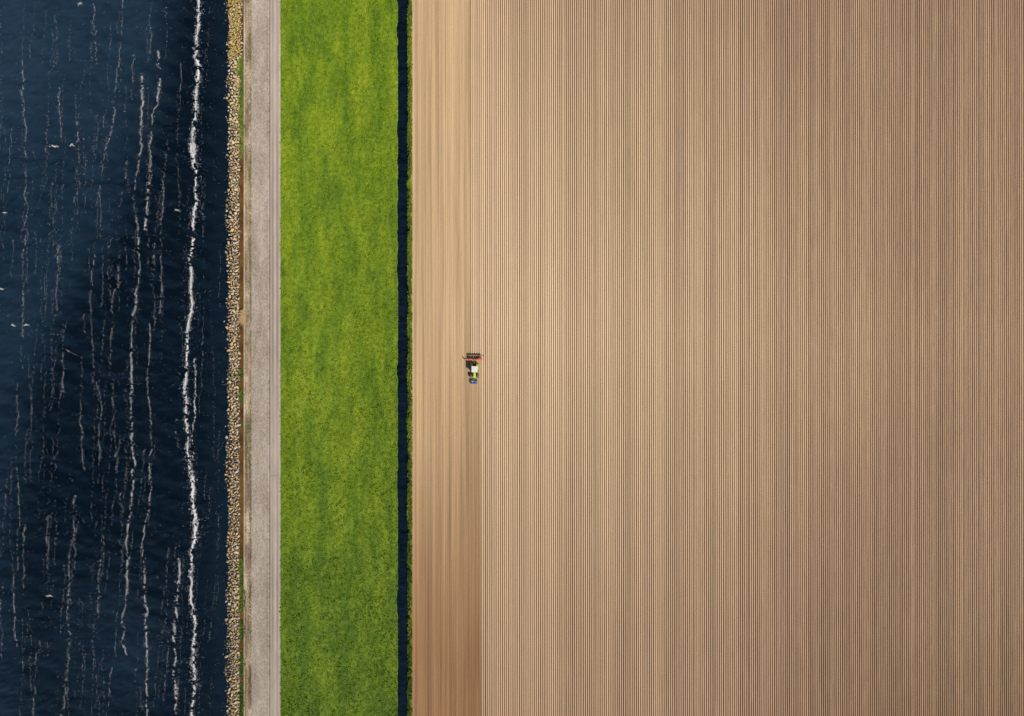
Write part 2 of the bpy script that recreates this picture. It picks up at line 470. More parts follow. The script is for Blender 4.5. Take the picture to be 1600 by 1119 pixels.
minor = [
    [(192, 852), (188, 902), (184.6, 943), (181, 984), (179.5, 1028), (173.4, 1055), (171, 1095), (166, 1125)],
    [(262.4, 852), (260, 892), (261.8, 943), (260.8, 1018), (255.7, 1095)],
    [(197, 251), (193.6, 306), (186, 340), (185, 377), (184, 448), (176.6, 475), (177.3, 512), (173.2, 550), (175, 618), (180, 665), (181, 720), (181, 754)],
    [(147.8, 397), (146, 441), (141, 468), (140, 516), (146, 557), (149.5, 594), (158, 618), (155.6, 672), (154.6, 720)],
    [(103, 499), (97.8, 536), (98.5, 577), (96, 614)], [(103, 546), (122, 556)],
    [(125.7, 557), (127.4, 580), (125, 625), (126.4, 686), (129, 737)],
    [(28, 597), (25.5, 625), (28, 652), (23.8, 686), (26.5, 720), (28.9, 760), (28.8, 794), (28, 842), (27, 892)],
    [(115, 774), (114.5, 825), (108.4, 869), (107.7, 909), (104.3, 950), (108.4, 997), (103.3, 1065), (96.5, 1125)],
    [(154.8, 875), (154, 909), (154, 974)], [(146.3, 960), (146.3, 1031), (150.7, 1065), (149.7, 1106)],
    [(74.5, 801), (76, 892)], [(3.4, 916), (1.7, 977), (1, 1031)], [(40, 820), (37, 870), (38, 920)],
    [(192.6, 0), (190, 44), (184.4, 95), (180, 129), (177.3, 170), (175, 210), (163, 238), (156, 306), (156, 370)],
    [(236.8, -5), (234.4, 31), (236.8, 85)], [(260, 10), (260, 61), (258, 92)], [(282, 98), (282, 156), (281, 177)],
    [(209, 85), (205, 163)], [(35.7, 95), (35, 163), (40.8, 204), (39, 272), (40.8, 323), (38.4, 380), (34, 404), (37.4, 475), (35, 533)],
    [(93.4, 136), (94.4, 221)], [(90, 380), (89, 495)], [(117, 146), (120.6, 204), (123, 289), (117, 316)],
    [(261.5, 211), (254.8, 306), (252, 374), (254, 448), (250.7, 492)], [(241, 380), (239.5, 414), (240.5, 448), (243, 516)],
    [(148, 5), (149.5, 102)], [(226, 700), (222, 760), (216, 800)], [(53, 1060), (52, 1119)], [(22, 900), (24, 1010)], [(62, 1000), (54, 1060)],
    [(276, 650), (278, 700)], [(296, 330), (298, 360)], [(190, 765), (188, 812)], [(74, 1003), (75, 1030)], [(132, 490), (133, 520)], [(36, 520), (33, 575)]]
allp, allr = [], []
for q, pl in enumerate(minor):
    w = random.uniform(.3, .75)
    p_, r_ = streak_pts(pl, w, random.uniform(15, 30), .018, .058, 100 + q, 14., .3)
    allp.append(p_); allr.append(r_)
for q in range(150):                                  # barely visible threads
    x0 = random.uniform(-8, 345); y0 = random.uniform(-20, 1080); ln = random.uniform(60, 260)
    sl = random.uniform(-.10, .02)
    pl = [(x0, y0), (x0 + sl * ln * .5 + random.uniform(-2, 2), y0 + ln * .5), (x0 + sl * ln, y0 + ln)]
    p_, r_ = streak_pts(pl, random.uniform(.2, .6), random.uniform(5, 12), .016, .05, 300 + q, 9., .2)
    allp.append(p_); allr.append(r_)
ns = 2600
sp = np.stack([rng.uniform(X(-20), X(352), ns), rng.uniform(-130, 130, ns)], 1)
allp.append(sp); allr.append(np.exp(rng.uniform(np.log(.02), np.log(.06), ns)))
o = link('foam_flecks', fleck_mesh('foam_flecks', np.concatenate(allp), np.concatenate(allr)), MAT['foam'])
tag(o, 'faint thin threads and specks of foam all over the sea', 'foam', kind='stuff')

# breaking wave tops
def whitecap(pxy, length, width, lab, bend=1.0):
    r = random.Random(int(pxy[0] * 31 + pxy[1]))
    n = int(26 * length)
    x0, y0 = X(pxy[0]), Y(pxy[1])
    n = int(n * 1.5)
    t = np.clip(rng.normal(-.12, .24, n), -.6, .6)
    skew = r.uniform(-.35, .35)
    jag = (vnoise(t * length + x0, t * 0 + y0, .45, 1) - .5) * .9
    trail = np.abs(rng.normal(0, .35, n)) * width * (.3 + vnoise(t * length, t * 0 + x0, .6, 2))
    pts = np.stack([x0 + t * length, y0 + skew * t * length - bend * .35 * (t * 2) ** 2 * width + jag + trail], 1)
    rad = rng.uniform(.02, .10, n)
    st_ = empty('whitecap', (0, 0, 0))
    tag(st_, lab, 'whitecap', 'small breaking wave crests')
    link('flecks', fleck_mesh('flecks', pts, rad), MAT['whitecap'], st_)['kind'] = 'stuff'
whitecap((86, 229), 3.2, .6, 'small breaking crest in the upper left sea, left one of a level pair')
whitecap((113, 227), 1.7, .5, 'small arched crest in the upper left sea, right one of a level pair')
whitecap((126, 7), 1.6, 1.5, 'round white blob of foam at the upper picture edge')
whitecap((78, 932), 2.6, .6, 'bright slanting crest in the lower left sea', .3)
whitecap((8, 332), 1.5, .7, 'small crest at the left picture edge, the upper one of the two there')
whitecap((4, 452), 1.6, .7, 'small crest at the left picture edge, the lower one of the two there')
whitecap((22, 509), 1.8, .7, 'crest in the left middle sea, left one of a close pair')
whitecap((42, 509), 2.2, .5, 'crest in the left middle sea, right one of a close pair')
whitecap((278, 329), 2.0, .5, 'small arched crest left of the widest foam streak')

# ------------------------------------------------------------------ rock bank at the water's edge
bank = empty('rock_bank', (X(365), 0, 0))
tag(bank, 'long bank of loose tan armour stones along the sea edge', 'rock bank')
def rock_top(x):
    a = X(355); b = X(371, 1); c = X(377, .3)
    return np.interp(x, [a - 2, a, b, c, c + 1.5], [-1.0, -.25, .75, .25, .1])
bx_ = np.linspace(X(350), X(380, .3), 16)
me = grid_mesh('rubble_bed', bx_, ylist(.8, 140), lambda x, y: rock_top(x) - .18 + (fbm(x, y, 1.6, 1, 3) - .5) * .4)
o = link('rubble_bed', me, MAT['bed'], bank, (-X(365), 0, 0))
# angular stone shapes
stone_shapes = []
for k in range(14):
    bm = bmesh.new()
    r = random.Random(40 + k)
    for i in range(15):
        v = Vector((r.gauss(0, 1), r.gauss(0, 1), r.gauss(0, 1))).normalized() * r.uniform(.82, 1.05)
        bm.verts.new((v.x * r.uniform(.9, 1.1), v.y * .82, v.z * .66))
    bmesh.ops.convex_hull(bm, input=bm.verts)
    loose = [v for v in bm.verts if not v.link_faces]
    bmesh.ops.delete(bm, geom=loose, context='VERTS')
    bmesh.ops.triangulate(bm, faces=bm.faces)
    me = bpy.data.meshes.new('stone'); bm.to_mesh(me); bm.free()
    me.materials.append(MAT['stone'])
    stone_shapes.append(me)
# dart throwing for positions
cell = {}
stones = []
def fits(x, y, d):
    ci, cj = int(x // 1.4), int(y // 1.4)
    for i in (ci - 1, ci, ci + 1):
        for j in (cj - 1, cj, cj + 1):
            for (a, b, e) in cell.get((i, j), ()):
                if (a - x) ** 2 + (b - y) ** 2 < (.78 * (d + e)) ** 2: return False
    return True
xl, xr = X(354.8), X(373.2, .5)
def edge_l(y): return xl + (vnoise(np.array([y]), np.array([1.]), 4.5, 1)[0] - .5) * 1.3
for layer, (tries, s0, s1) in enumerate(((4200, .46, .80), (12000, .30, .46), (16000, .17, .30))):
    for t in range(tries):
        y = random.uniform(-136, 136); 
        py = 559.5 - y * FPX / CAM_H
        right = xr + (1.0 if py < 92 else 0) + random.uniform(-.3, .25)
        x = random.uniform(edge_l(y), right)
        s = random.uniform(s0, s1)
        if py < 95: s *= .8
        if fits(x, y, s):
            cell.setdefault((int(x // 1.4), int(y // 1.4)), []).append((x, y, s))
            stones.append((s, x, y))
for t in range(120):                                  # strays in the shallow water
    y = random.uniform(-136, 136); x = edge_l(y) - abs(random.gauss(.2, .55)); s = random.uniform(.18, .4)
    if fits(x, y, s):
        cell.setdefault((int(x // 1.4), int(y // 1.4)), []).append((x, y, s)); stones.append((s, x, y))
stones.sort(reverse=True)
vis = [s for s in stones if abs(s[2]) < 124][:298]
visset = set(vis)
def stone_mat4(s, x, y):
    z = float(rock_top(np.array([x]))[0]) + random.uniform(-.05, .16)
    if x < X(356): z = -.08 + random.uniform(-.05, .1)
    M = Matrix.Translation((x, y, z)) @ Matrix.Rotation(random.uniform(0, 6.28), 4, 'Z') @ Matrix.Rotation(random.uniform(-.4, .4), 4, 'X') @ Matrix.Rotation(random.uniform(-.4, .4), 4, 'Y') @ Matrix.Diagonal((s * random.uniform(.95, 1.25), s * random.uniform(.85, 1.1), s * random.uniform(.8, 1.2), 1))
    return M
binv = Matrix.Translation((-X(365), 0, 0))
for s in vis:
    o = bpy.data.objects.new('stone', random.choice(stone_shapes))
    scene.collection.objects.link(o); o.parent = bank
    o.matrix_local = binv @ stone_mat4(*s)
shape_np = []
for me in stone_shapes:
    v = np.empty(len(me.vertices) * 3, np.float32); me.vertices.foreach_get('co', v)
    f = np.empty(len(me.polygons) * 3, np.int32); me.polygons.foreach_get('vertices', f)
    shape_np.append((v.reshape(-1, 3), f.reshape(-1, 3)))
VV, FF, off = [], [], 0
for s in stones:
    if s in visset: continue
    v, f = random.choice(shape_np)
    M = np.array(binv @ stone_mat4(*s))
    VV.append(v @ M[:3, :3].T + M[:3, 3]); FF.append(f + off); off += len(v)
o = link('smaller_stones', np_mesh('smaller_stones', np.concatenate(VV), np.concatenate(FF)), MAT['stone'], bank)
o['kind'] = 'stuff'; o['label'] = 'smaller tan stones packed between the big ones'

# ------------------------------------------------------------------ plants: triangles standing in tufts
def tufts(name, px, py, pz, mat, h=(.2, .5), spread=.3, blades=5, width=.06, lean=1.0, parent=None):
    """one blade = two triangles bent at half height; each tuft fans out"""
    n = len(px)
    N = n * blades
    cx = np.repeat(px, blades); cy = np.repeat(py, blades); cz = np.repeat(pz, blades)
    sc = np.repeat(rng.uniform(.65, 1.35, n), blades)
    a = rng.uniform(0, 2 * math.pi, N)
    rr = rng.uniform(0, spread, N) * .6 * sc
    bx = cx + np.cos(a) * rr; by = cy + np.sin(a) * rr
    hh = rng.uniform(h[0], h[1], N) * sc
    out = rng.uniform(.2, 1.0, N) * spread * lean * sc
    w = width * rng.uniform(.6, 1.4, N) * sc
    tx, ty = -np.sin(a) * w, np.cos(a) * w
    b0 = np.stack([bx - tx * .6, by - ty * .6, cz - .04], 1); b1 = np.stack([bx + tx * .6, by + ty * .6, cz - .04], 1)
    mx, my = bx + np.cos(a) * out * .45, by + np.sin(a) * out * .45
    m0 = np.stack([mx - tx, my - ty, cz + hh * .7], 1); m1 = np.stack([mx + tx, my + ty, cz + hh * .7], 1)
    tp = np.stack([bx + np.cos(a) * out, by + np.sin(a) * out, cz + hh * rng.uniform(.75, 1.05, N)], 1)
    v = np.stack([b0, b1, m0, m1, tp], 1).reshape(-1, 3)
    i = (np.arange(N) * 5)[:, None]
    f = np.concatenate([i + np.array([[0, 1, 3]]), i + np.array([[0, 3, 2]]), i + np.array([[2, 3, 4]])], 1).reshape(-1, 3)
    me = np_mesh(name, v, f)
    return link(name, me, mat, parent)

# ------------------------------------------------------------------ strip between rocks and paved slope
vx, vz = px_prof([(379.5, -.3), (380.3, .42), (381.2, .62), (383, .7), (388, .86), (392.6, 1.08)])
def verge_z(x, y):
    return np.interp(x, vx, vz) + (fbm(x, y, 1.3, 2, 3) - .5) * .12 * sstep(vx[1], vx[3], x)
xsv = np.concatenate([vx[:3], np.linspace(vx[3], vx[-1], 9)])
tag(link('shore_verge', grid_mesh('shore_verge', xsv, ylist(.6, 140), verge_z), MAT['verge']), 'rubble strip with dry stalks between the rocks and paved slope', 'verge', kind='structure')
me = grid_mesh('peaty_pool', [X(373.5, .3), X(377, .3), X(381, .35)], ylist(2.0, 140), lambda x, y: x * 0 + .36)
tag(link('peaty_pool', me, MAT['pool']), 'narrow brown pool of standing water behind the rocks', 'water', kind='structure')
# stone edging along the pool
kx, kz = X(381.3, .7), .74
me = grid_mesh('kerb', [kx - .12, kx - .1, kx + .1, kx + .12], ylist(1.0, 140), lambda x, y: np.where(np.abs(x - kx) > .11, .3, .78) + 0 * y)
me2 = link('pool_edging', me, MAT['kerb'])
tag(me2, 'thin pale concrete edging beside the brown pool', 'edging', kind='structure')

def scatter(n, px0, px1, py0, py1, z, jx=0.):
    x = rng.uniform(X(px0, z), X(px1, z), n); y = rng.uniform(Y(py1, z), Y(py0, z), n)
    return x, y
# green growth patches at the pool edge
def patch(lab, cx, cy, wx, wy, n, mat='verge_grass', h=(.2, .55), name='grass_patch', cat='grass', grp='green plants beside the pool', spread=.4):
    a = rng.uniform(0, 2 * math.pi, n); r = np.sqrt(rng.uniform(0, 1, n)) * (0.65 + .7 * vnoise(np.cos(a) * 2, np.sin(a) * 2 + cy, 1, 1))
    x = X(cx, .6) + np.cos(a) * r * wx; y = Y(cy, .6) + np.sin(a) * r * wy
    z = np.interp(x, [X(374, .5), X(381, .5), X(392, 1)], [.35, .45, .95])
    o = tufts(name, x, y, z, MAT[mat], h, spread, 6, .07)
    tag(o, lab, cat, grp)
patch('long green grass bed beside the rocks near the upper picture edge', 376.6, 150, 1.15, 13.0, 900, spread=.35)
patch('lower tapering end of the upper green grass bed', 378, 212, 1.0, 8.0, 380)
patch('dark green bush at the head of the upper grass bed', 374.8, 104, .9, 3.0, 160, h=(.4, .9), mat='bank_grass', name='bush', cat='bush')
patch('small round green bush beside the brown pool, upper of two', 376, 584, .9, 1.5, 60, h=(.3, .8), mat='bank_grass', name='bush', cat='bush')
patch('pale green bush beside the brown pool, lower of two', 377, 619, .9, 2.8, 130, h=(.3, .7), name='bush', cat='bush')
patch('tiny pair of green plants in the brown pool', 379.5, 665, .35, 1.6, 14, h=(.2, .4), name='pond_plant', cat='plant')
patch('green grass clump where the brown pool ends, uppermost of the lower bed', 377, 890, 1.1, 4.6, 260)
patch('green grass clump in the lower bed, second from its upper end', 378, 935, 1.3, 5.2, 340)
patch('green grass clump in the lower bed, third from its upper end', 378, 985, 1.0, 3.6, 190, mat='bank_grass')
patch('green grass clump in the lower bed, fourth from its upper end', 378, 1040, 1.0, 5.0, 260)
patch('green grass clump at the lower picture edge beside the rocks', 377.5, 1098, 1.1, 6.0, 300)
patch('straw coloured tuft on the rocks beside the upper grass bed', 372.5, 130, .75, 1.8, 90, 'straw', (.3, .7), 'reed_clump', 'reeds', 'dry reed clumps', .5)
# fan of dry reeds lying over the pool
def reed_fan(lab, cx, cy):
    n = 520
    a = rng.uniform(R(118), R(262), n); L = rng.uniform(.8, 2.8, n) * (1 - .25 * np.abs(np.sin(a)))
    x0 = X(382, .8) + rng.normal(0, .15, n); y0 = Y(cy - 4, .8) + rng.normal(0, .9, n)
    x1 = x0 + np.cos(a) * L; y1 = y0 + np.sin(a) * L * 1.15 - .7
    tx, ty = -np.sin(a) * .035, np.cos(a) * .035
    z0 = np.full(n, .75); z1 = rng.uniform(.7, 1.45, n)
    v = np.stack([np.stack([x0 - tx, y0 - ty, z0], 1), np.stack([x0 + tx, y0 + ty, z0], 1), np.stack([(x0 + x1) / 2 + tx, (y0 + y1) / 2 + ty, z1 + .15], 1), np.stack([(x0 + x1) / 2 - tx, (y0 + y1) / 2 - ty, z1 + .15], 1), np.stack([x1, y1, z1 - .1], 1)], 1).reshape(-1, 3)
    i = (np.arange(n) * 5)[:, None]
    f = np.concatenate([i + np.array([[0, 1, 2]]), i + np.array([[0, 2, 3]]), i + np.array([[3, 2, 4]])], 1).reshape(-1, 3)
    tag(link('reed_clump', np_mesh('reed_clump', v, f), MAT['straw']), lab, 'reeds', 'dry reed clumps')
reed_fan('fan of dry straw coloured reeds lying across the brown pool', 376, 497)
# bands of flotsam straw and weeds along the strip
n = 5200
y = rng.uniform(-136, 136, n); py = 559.5 - y * FPX / CAM_H
line = 387.5 + 2.2 * (vnoise(y, y * 0, 14, 1) - .5) * 2 + 1.0 * (vnoise(y, y * 0 + 8, 4, 2) - .5)
x = X(line, .85) + rng.normal(0, .14, n)
k = vnoise(y, y * 0 + 3, 10, 3) > .42
o = tufts('flotsam', x[k], y[k], verge_z(x[k], y[k]), MAT['straw'], (.02, .10), .22, 3, .045)
tag(o, 'line of washed up straw along the rubble strip', 'straw', kind='stuff')
n = 5200
y = rng.uniform(-136, 136, n); x = rng.uniform(X(382, .8), X(393.5, 1), n)
k = fbm(x * 3, y, 9, 1, 3) * .75 + .5 * sstep(X(388, .9), X(392.5, 1), x) * vnoise(x, y, 7, 3) > .50
o = tufts('verge_weeds', x[k], y[k], verge_z(x[k], y[k]), MAT['verge_grass'], (.04, .2), .24, 4, .05)
tag(o, 'scattered low weeds on the rubble strip', 'weeds', kind='stuff')
n = 420
x, y = scatter(n, 356.5, 376, -5, 92, .6)
o = tufts('yellow_weeds', x, y, rock_top(x) + .22, MAT['yellow'], (.1, .3), .28, 5, .06)
tag(o, 'yellow weeds among the rocks near the upper picture edge', 'weeds', kind='stuff')

# ------------------------------------------------------------------ paved slope and dike road
slx, slz = px_prof([(392.4, 1.02), (393, 1.12), (420.4, 2.7)])
xs = np.concatenate([slx[:1], np.linspace(slx[1], slx[2], 14)])
me = grid_mesh('paved_slope', xs, ylist(.7, 140), lambda x, y: np.interp(x, slx, slz) + (fbm(x, y, 2.2, 0, 3) - .5) * .06)
tag(link('paved_slope', me, MAT['slope']), 'grey block paved slope rising to the dike road', 'paving', kind='structure')
me = grid_mesh('seam', [X(420.3, 2.7), X(421.9, 2.7)], ylist(2, 140), lambda x, y: x * 0 + 2.66)
tag(link('slope_seam', me, MAT['seam']), 'dark weedy seam between paved slope and road', 'seam', kind='structure')
# light concrete edge strip of the slope, just below the seam
def strip_box(name, px0, px1, z0, z1, mat, parent=None, ys=None):
    xa, xb = X(px0, z1), X(px1, z1)
    me = grid_mesh(name, [xa - .02, xa, xb, xb + .02], ys if ys is not None else ylist(2, 140), lambda x, y: np.where((x < xa - .01) | (x > xb + .01), z0, z1) + 0 * y)
    return link(name, me, mat, parent)
tag(strip_box('slope_edging', 418.9, 420.5, 2.4, 2.74, MAT['kerb']), 'pale concrete edging along the top of the paved slope', 'edging', kind='structure')
RX0, RX1 = X(421.8, 2.8), X(437.6, 2.8)
def wear(x, y):
    t = (x - RX0) / (RX1 - RX0)
    tr = np.exp(-((t - .27) / .12) ** 2) * .55 + np.exp(-((t - .74) / .12) ** 2) * .55
    edge = sstep(.10, .0, t) * .9
    return np.clip(tr * (.5 + vnoise(x * 2, y, 30, 1)) + edge - .5 * sstep(.93, .97, t), 0, 1)
road = link('dike_road', grid_mesh('dike_road', np.linspace(RX0, RX1, 40), ylist(2.0, 140), lambda x, y: 2.80 + .03 * np.sin((x - RX0) / (RX1 - RX0) * math.pi) + 0 * y, attr={'wear': wear}), MAT['road'])
tag(road, 'narrow pale road running along the dike top', 'road', kind='structure')
for i, pyj in enumerate((743.5,)):
    yj = Y(pyj, 2.8)
    me = grid_mesh('road_joint', np.linspace(RX0 + .02, RX1 - .15, 10), [yj - .16, yj + .16], lambda x, y: 2.804 + .03 * np.sin((x - RX0) / (RX1 - RX0) * math.pi) + 0 * y)
    link('road_joint', me, MAT['joint'], road)
strip_box('road_edge_line', 436.6, 437.9, 2.5, 2.835, MAT['kerb'], road)
n = 1500
y = rng.uniform(-136, 136, n); x = X(420.9, 2.7) + rng.normal(0, .17, n)
k = vnoise(y, y * 0, 5, 1) > .45
o = tufts('seam_weeds', x[k], y[k], np.full(k.sum(), 2.68), MAT['verge_grass'], (.05, .2), .2, 4, .05)
tag(o, 'small weeds growing in the seam beside the road', 'weeds', kind='stuff')

# ------------------------------------------------------------------ grass side of the dike
gx_, gz_ = px_prof([(437.6, 2.6), (438.2, 2.84), (462, 2.75), (520, 1.0), (575, -.1), (612, -.55), (619.5, -.75), (621.5, -1.6), (622.5, -2.4)])
def edge_wob(y): return (fbm(y, y * 0 + 4, 5.0, 2, 5) - .5) * 1.7
def turf_z(x, y):
    xx = x - edge_wob(y) * sstep(gx_[4], gx_[6], x)
    z = np.interp(xx, gx_, gz_)
    inside = sstep(gx_[0] + .1, gx_[1] + .4, x) * sstep(gx_[6] + .1, gx_[6] - .7, x)
    z = z + inside * ((fbm(x, y * .8, 1.3, 1, 3) - .5) * .55 + (fbm(x, y, 9, 2, 2) - .5) * .5)
    return z
xs = np.concatenate([gx_[:2], np.arange(gx_[1] + .2, gx_[6], .38), np.linspace(gx_[6], gx_[8], 8)])
tag(link('dike_turf', grid_mesh('dike_turf', xs, ylist(.42, 136), turf_z), MAT['turf']), 'sunlit green meadow on the landward side of the dike', 'grass', kind='structure')
n = 62000
x = rng.uniform(gx_[1] + .1, gx_[6] + .05, n); y = rng.uniform(-131, 131, n)
k = vnoise(x, y, .8, 3) * .6 + vnoise(x, y, 2.6, 1) * .4 > .33
x, y = x[k], y[k]
o = tufts('meadow_grass', x, y, turf_z(x, y), MAT['grass'], (.08, .26), .34, 3, .085)
tag(o, 'short bright green grass covering the dike meadow', 'grass', kind='stuff')
n = 9000
x = rng.uniform(gx_[1] + .3, gx_[6] - .2, n); y = rng.uniform(-131, 131, n)
k = fbm(x, y * .6, 5.0, 0, 3) * .6 + vnoise(x, y, 1.1, 2) * .4 > .47
x, y = x[k], y[k]
o = tufts('grass_clumps', x, y, turf_z(x, y), MAT['grass'], (.16, .42), .36, 6, .10, .8)
tag(o, 'taller rougher grass clumps scattered through the dike meadow', 'grass', kind='stuff')

# ------------------------------------------------------------------ ditch
xs = np.linspace(X(617, Z_DITCH), X(641, Z_DITCH), 26)
def ditch_wave(x, y):
    yy = y + .30 * (x - xs[0]) + .5 * np.sin(x * 1.3)
    fade = 1 - sstep(130, 180, np.abs(y))
    return Z_DITCH + (.05 * np.sin(yy * 1.1 + 2 * vnoise(x, y, 6, 1)) + .16 * (fbm(x * .5, yy, 2.4, 2, 3) - .5)) * fade
tag(link('ditch_water', grid_mesh('ditch_water', xs, ylist(.42, 136), ditch_wave), MAT['ditch']), 'straight dark blue water ditch between meadow and field', 'water', kind='structure')
bkx, bkz = px_prof([(634.9, -2.3), (636.9, -1.75), (639.0, -1.2), (641.2, -.85), (643.3, -.74), (644.5, -.86)])
def bank_z(x, y):
    w = (fbm(y, y * 0 + 9, 4.0, 1, 5) - .5) * 2.0 * sstep(bkx[4], bkx[1], x)
    return np.interp(x + w, bkx, bkz) + (fbm(x, y, .9, 3, 3) - .5) * .18 * sstep(bkx[5], bkx[4] - .2, x)
tag(link('ditch_bank', grid_mesh('ditch_bank', np.linspace(bkx[0], bkx[-1], 16), ylist(.42, 136), bank_z), MAT['turf']), 'steep green ditch bank at the field edge', 'bank', kind='structure')
n = 9500
x = rng.uniform(bkx[1] + .15, bkx[4] + .1, n); y = rng.uniform(-131, 131, n)
k = fbm(x, y, 1.8, 2, 3) > .46
o = tufts('bank_plants', x[k], y[k], bank_z(x[k], y[k]), MAT['bank_grass'], (.10, .38), .3, 5, .08)
tag(o, 'tangled green weeds growing on the ditch bank', 'weeds', kind='stuff')
n = 2600
y = rng.uniform(-131, 131, n); x = gx_[6] + edge_wob(y) + rng.normal(.05, .14, n)
o = tufts('ditch_edge_grass', x, y, turf_z(x, y), MAT['verge_grass'], (.1, .35), .25, 4, .05)
tag(o, 'pale fringe of grass along the meadow edge of the ditch', 'grass', kind='stuff')

# ------------------------------------------------------------------ the field
FX0 = X(643.8, Z_FIELD)
PITCH = 0.75
RIDGE0 = X(736.4, Z_FIELD)                 # centre of the first ridge
TR = np.array([X(741.9, Z_FIELD), Y(576.8, Z_FIELD)])   # tractor, point under the cab
Y_TOOL = TR[1] + 4.9
# long grooves left by harrow and marker: (px, depth, half width, py from, py to)
groove_lines = [(672.5, .10, .14, -9e3, 9e3), (680.8, .07, .12, -9e3, 9e3), (708, .08, .12, -9e3, 9e3), (725.6, .11, .12, -9e3, 556), (736, .09, .14, 604, 9e3), (747.5, .07, .18, 604, 9e3), (655, .04, .2, -9e3, 9e3), (695.5, .05, .2, -9e3, 9e3), (716, .05, .15, -9e3, 9e3), (664, .04, .12, -9e3, 9e3), (688, .04, .12, -9e3, 9e3), (731, .04, .12, 604, 9e3), (742, .05, .12, 604, 9e3), (702, .05, .12, -9e3, 9e3), (721, .05, .12, -9e3, 9e3)]
rr_ = np.random.default_rng(5)
col_x = rr_.uniform(X(646), X(752), 70); col_d = rr_.uniform(-.03, .035, 70); col_w = rr_.uniform(.08, .3, 70)
def field_z(x, y):
    z = np.full_like(x, Z_FIELD)
    py = 559.5 - y * FPX / CAM_H
    for p, d, w, a, b in groove_lines:
        xc = X(p, Z_FIELD)
        on = sstep(a - 3, a + 1, py) * sstep(b + 3, b - 1, py)
        z = z - d * np.exp(-((x - xc - .05 * np.sin(y / 17. + p)) / w) ** 2) * on
        z = z + d * .4 * np.exp(-((x - xc - 1.6 * w) / w) ** 2) * on
    for xc, d, w in zip(col_x, col_d, col_w):
        z = z + d * np.exp(-((x - xc) / w) ** 2)
    z += (fbm(x, y, .9, 1, 3) - .5) * .07
    z += .10 * np.exp(-((x - X(644.9, Z_FIELD)) / .22) ** 2)
    z = np.where(x > X(753, Z_FIELD) + 1.2, Z_FIELD - .21, z)
    return z
ysf = ylist(.9, 136)
xs = np.concatenate([[FX0 - .3], np.arange(FX0, X(754, Z_FIELD) + 1.0, .13), [X(754, Z_FIELD) + 1.6, 200, 300, 900, 3000]])
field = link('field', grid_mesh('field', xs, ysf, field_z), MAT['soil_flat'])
tag(field, 'bare tan soil field with the harrowed strip beside the ditch', 'field', kind='structure')

# ridges: rounded banks of loose soil, each its own piece
def ridge_mesh(name, y0, y1, seed, step=3.2):
    r = np.random.default_rng(seed)
    ys = np.arange(y0, y1 + .01, step)
    prof = np.array([(-.37, -.23), (-.33, -.17), (-.16, .16), (-.06, .22), (.05, .215), (.15, .15), (.33, -.16), (.37, -.23)])
    n = len(ys)
    wob = (np.interp(ys, np.arange(y0 - 50, y1 + 50, 11), r.normal(0, .012, len(np.arange(y0 - 50, y1 + 50, 11)))))
    hh = 1 + np.interp(ys, np.arange(y0 - 50, y1 + 50, 6), r.normal(0, .06, len(np.arange(y0 - 50, y1 + 50, 6))))
    P = np.zeros((n, len(prof), 3))
    P[:, :, 0] = prof[None, :, 0] + wob[:, None] + r.normal(0, .006, (n, len(prof)))
    P[:, :, 1] = ys[:, None]
    P[:, :, 2] = prof[None, :, 1] * hh[:, None] + r.normal(0, .010, (n, len(prof)))
    P[:, 0, 2] = -.26; P[:, -1, 2] = -.26
    k = len(prof)
    i = (np.arange(n - 1)[:, None] * k + np.arange(k - 1)[None, :]).ravel()
    f = np.stack([i, i + 1, i + k + 1, i + k], 1)
    me = np_mesh(name, P.reshape(-1, 3), f, True)
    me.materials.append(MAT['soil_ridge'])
    return me
RY = 330.0
variants = [ridge_mesh('soil_ridge', -RY, RY, 50 + k) for k in range(8)]
short = [ridge_mesh('soil_ridge', Y_TOOL, RY, 90 + k) for k in range(2)]
rr_ = random.Random(3)
NR = 266
pass_off = 0.0
for i in range(NR):
    if i >= 5 and (i - 5) % 6 == 0: pass_off = rr_.gauss(0, .032)
    x = RIDGE0 + i * PITCH + pass_off + rr_.gauss(0, .012)
    me = rr_.choice(short) if i < 5 else rr_.choice(variants)
    o = bpy.data.objects.new('soil_ridge', me)
    scene.collection.objects.link(o); o.parent = field
    o.location = (x, 0 if i < 5 else rr_.uniform(-40, 40), Z_FIELD + rr_.gauss(0, .018))
    hs = 1 + rr_.gauss(0, .05)
    o.scale = (1 + rr_.gauss(0, .035), 1, hs)
# the same ridges carry on past what the photograph shows
base = variants[0]
v0 = np.empty(len(base.vertices) * 3, np.float32); base.vertices.foreach_get('co', v0); v0 = v0.reshape(-1, 3)
f0 = np.empty(len(base.polygons) * 4, np.int32); base.polygons.foreach_get('vertices', f0); f0 = f0.reshape(-1, 4)
VV, FF = [], []
for j in range(120):
    VV.append(v0 + np.array([RIDGE0 + (NR + j) * PITCH, 0, Z_FIELD])); FF.append(f0 + j * len(v0))
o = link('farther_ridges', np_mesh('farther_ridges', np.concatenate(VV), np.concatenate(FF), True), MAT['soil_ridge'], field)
o['kind'] = 'stuff'; o['label'] = 'soil ridges continuing to the far side of the field'

